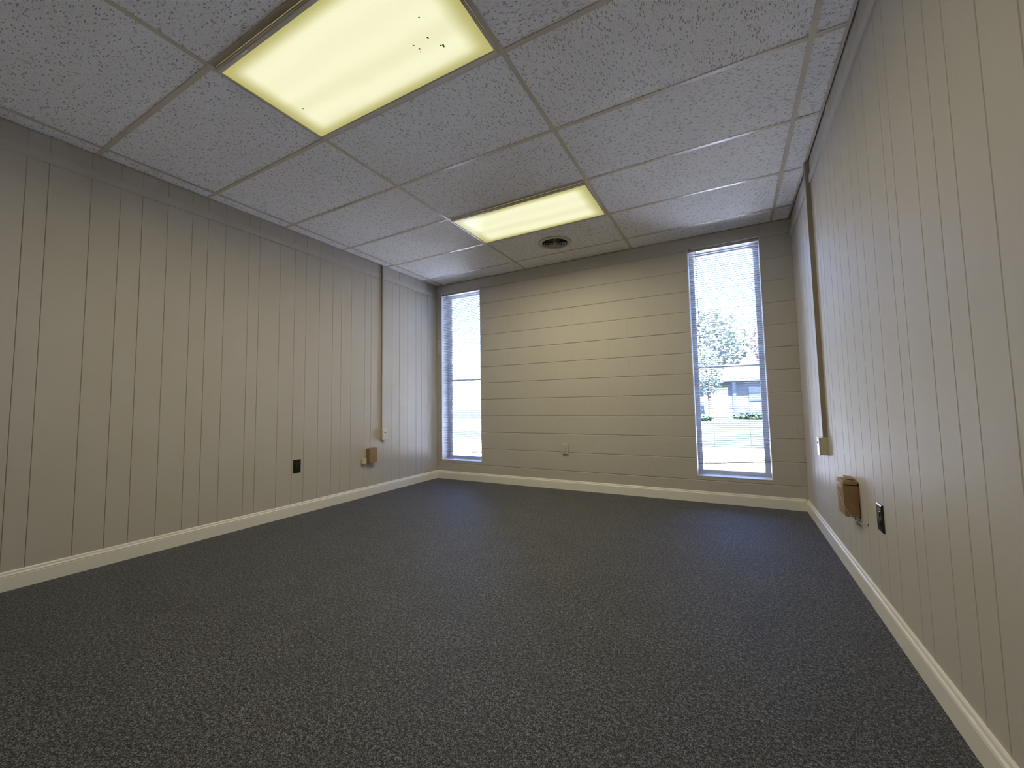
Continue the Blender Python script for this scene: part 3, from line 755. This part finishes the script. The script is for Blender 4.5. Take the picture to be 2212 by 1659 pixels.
# ------------------------------------------------------------------ outdoors
GZ = -0.18
tag(MB().box(-60, 60, WT, 90, GZ - 0.2, GZ).build('ground', M['lawn']), 'sunlit lawn outside the windows', kind='structure')
tag(MB().box(-30, 30, 0.6, 6.6, GZ, GZ + 0.03).build('sidewalk', M['concrete']), 'pale concrete walk outside below the windows', kind='structure')  # walk widened and paled to bounce more sunlight onto the ceiling
tag(MB().box(-50, 50, 14.0, 20.0, GZ, GZ + 0.02).build('street', M['asphalt']), 'grey street beyond the lawn', kind='structure')

def clump(rng, cx_, cy_, cz_, rx, ry, rz_, n, r0):
    """crown of a tree: many small faceted leaf tufts scattered in an ellipsoid shell"""
    m = MB()
    for i in range(n):
        t, u = rng.uniform(0, 2 * math.pi), rng.uniform(-1, 1); q = rng.uniform(0.35, 1.0) ** 0.6; s = math.sqrt(1 - u * u)
        px_, py_, pz = cx_ + rx * q * s * math.cos(t), cy_ + ry * q * s * math.sin(t), cz_ + rz_ * q * u
        r = r0 * rng.uniform(0.6, 1.3); v = []
        for k in range(6):
            d = [(1, 0, 0), (-1, 0, 0), (0, 1, 0), (0, -1, 0), (0, 0, 1), (0, 0, -1)][k]; e = r * rng.uniform(0.6, 1.3)
            v.append((px_ + d[0] * e + rng.uniform(-.3, .3) * r, py_ + d[1] * e + rng.uniform(-.3, .3) * r, pz + d[2] * e * .8 + rng.uniform(-.3, .3) * r))
        m.add(v, [(0, 2, 4), (2, 1, 4), (1, 3, 4), (3, 0, 4), (2, 0, 5), (1, 2, 5), (3, 1, 5), (0, 3, 5)])
    return m
def tree(x, y, h, cr, mat, label, seed, lean=0.0):
    rng = random.Random(seed); root = empty('tree', (x, y, GZ)); tag(root, label, 'tree', 'trees outside')
    t = MB(); t.tube(smooth_path([(0, 0, 0), (lean * .3, 0, h * .25), (lean * .8, .05, h * .5), (lean, 0, h * .75)], 4), [0.22 * h / 8 * (1.25 - 0.065 * i) for i in range(13)], 9)
    t.build('trunk', M['bark'], root)
    for a in range(5):
        q = a * 1.256 + rng.uniform(-.3, .3); z = h * rng.uniform(.35, .55)
        MB().tube([(lean * .6, 0, z), (lean * .6 + cr * .35 * math.cos(q), cr * .35 * math.sin(q), z + h * .14), (lean * .6 + cr * .7 * math.cos(q), cr * .7 * math.sin(q), z + h * .22)], [0.09 * h / 8, 0.06 * h / 8, 0.02], 6).build('branch', M['bark'], root)
    clump(rng, lean, 0, h * .68, cr, cr, h * .34, 1700, cr * .058).build('crown', mat, root)
tree(2.35, 23.0, 4.3, 1.0, M['leaf'], 'slim green tree in front of the grey house outside the right window', 3, -0.2)
tree(1.4, 45.0, 11.0, 4.0, M['leaf'], 'tall green tree behind the grey house', 5)
tree(7.9, 35.5, 8.6, 2.9, M['leaf2'], 'rust-brown autumn tree behind the grey house', 8)
tree(-7.2, 47.0, 10.0, 4.2, M['leaf'], 'broad green tree far to the left of the grey house', 12)
tree(-37.0, 34.0, 7.5, 3.6, M['leaf'], 'round green tree across the street outside the left window', 15)
tree(-17.5, 38.0, 6.8, 3.2, M['leaf2'], 'small rust-brown tree across the street outside the left window', 18)

tree(-50, 50, 13, 5.4, M['leaf'], 'tall green tree at the far left end of the added horizon tree line', 40)  # tree line from here on added out of view to darken the horizon
tree(-25.5, 55, 12.5, 5.4, M['leaf2'], 'tall rust-brown tree in the added horizon tree line outside the left window', 41)
tree(-15, 61, 13, 5.4, M['leaf'], 'tall green tree in the added horizon tree line between the two windows', 42)
tree(19, 50, 12, 5.4, M['leaf'], 'tall green tree right of the grey house in the added horizon tree line', 44)
tree(32, 47, 12.5, 5.6, M['leaf'], 'tall green tree at the far right end of the added horizon tree line', 45)
hs = empty('house', (4.2, 25.4, GZ)); tag(hs, 'low grey house across the street with a white garage door', 'house')
MB().box(-3.4, 9.0, 0, 7, 0.0, 2.45).build('wall', M['siding'], hs)
rf = MB().prism([(-0.5, 2.45), (7.5, 2.45), (3.5, 3.7)], -3.8, 9.4, 'x').build('roof', M['shingle'], hs)
MB().box(-3.8, 9.4, -0.52, -0.48, 2.33, 2.50).build('gutter', M['siding'], hs)
gd = MB().box(-2.35, -0.95, -0.03, 0.0, 0.1, 1.95).build('garage_door', M['white'], hs)
for i in range(4): MB().box(-2.30, -1.0, -0.05, -0.03, 0.15 + i * 0.45, 0.55 + i * 0.45).build('door_panel', M['white'], gd)
MB().box(-0.70, -0.50, -0.10, 0.0, 0.0, 2.40).build('downspout', M['housedark'], hs)
for x in (0.2, 3.4, 6.4):
    w_ = MB().box(x, x + 1.5, -0.04, 0.0, 1.10, 2.0).build('house_window', M['housedark'], hs); MB().box(x + .72, x + .78, -0.07, -0.04, 1.10, 2.0).build('mullion', M['white'], w_)
for x0, x1, y, hh, lab, sd in ((3.3, 6.4, 23.6, 0.42, 'low dark clipped hedge in front of the grey house', 21), (0.9, 2.5, 21.2, 0.36, 'small dark shrub bed beside the street', 22)):
    rng = random.Random(sd)
    hg = clump(rng, (x1 - x0) / 2, 0, hh * .5, (x1 - x0) / 2, 0.5, hh * .5, 700, 0.07).build('hedge', M['hedge'], None, (x0, y, GZ)); tag(hg, lab, 'hedge')

gw = empty('garden_wall', (-8.4, 11.0, GZ)); tag(gw, 'low pink brick garden wall outside the left window', 'garden wall')
MB().box(-3.0, 3.4, 0, 0.22, 0, 0.42).build('brickwork', M['brick'], gw)
MB().box(-3.05, 3.45, -0.03, 0.25, 0.42, 0.48).build('coping', M['concrete'], gw)
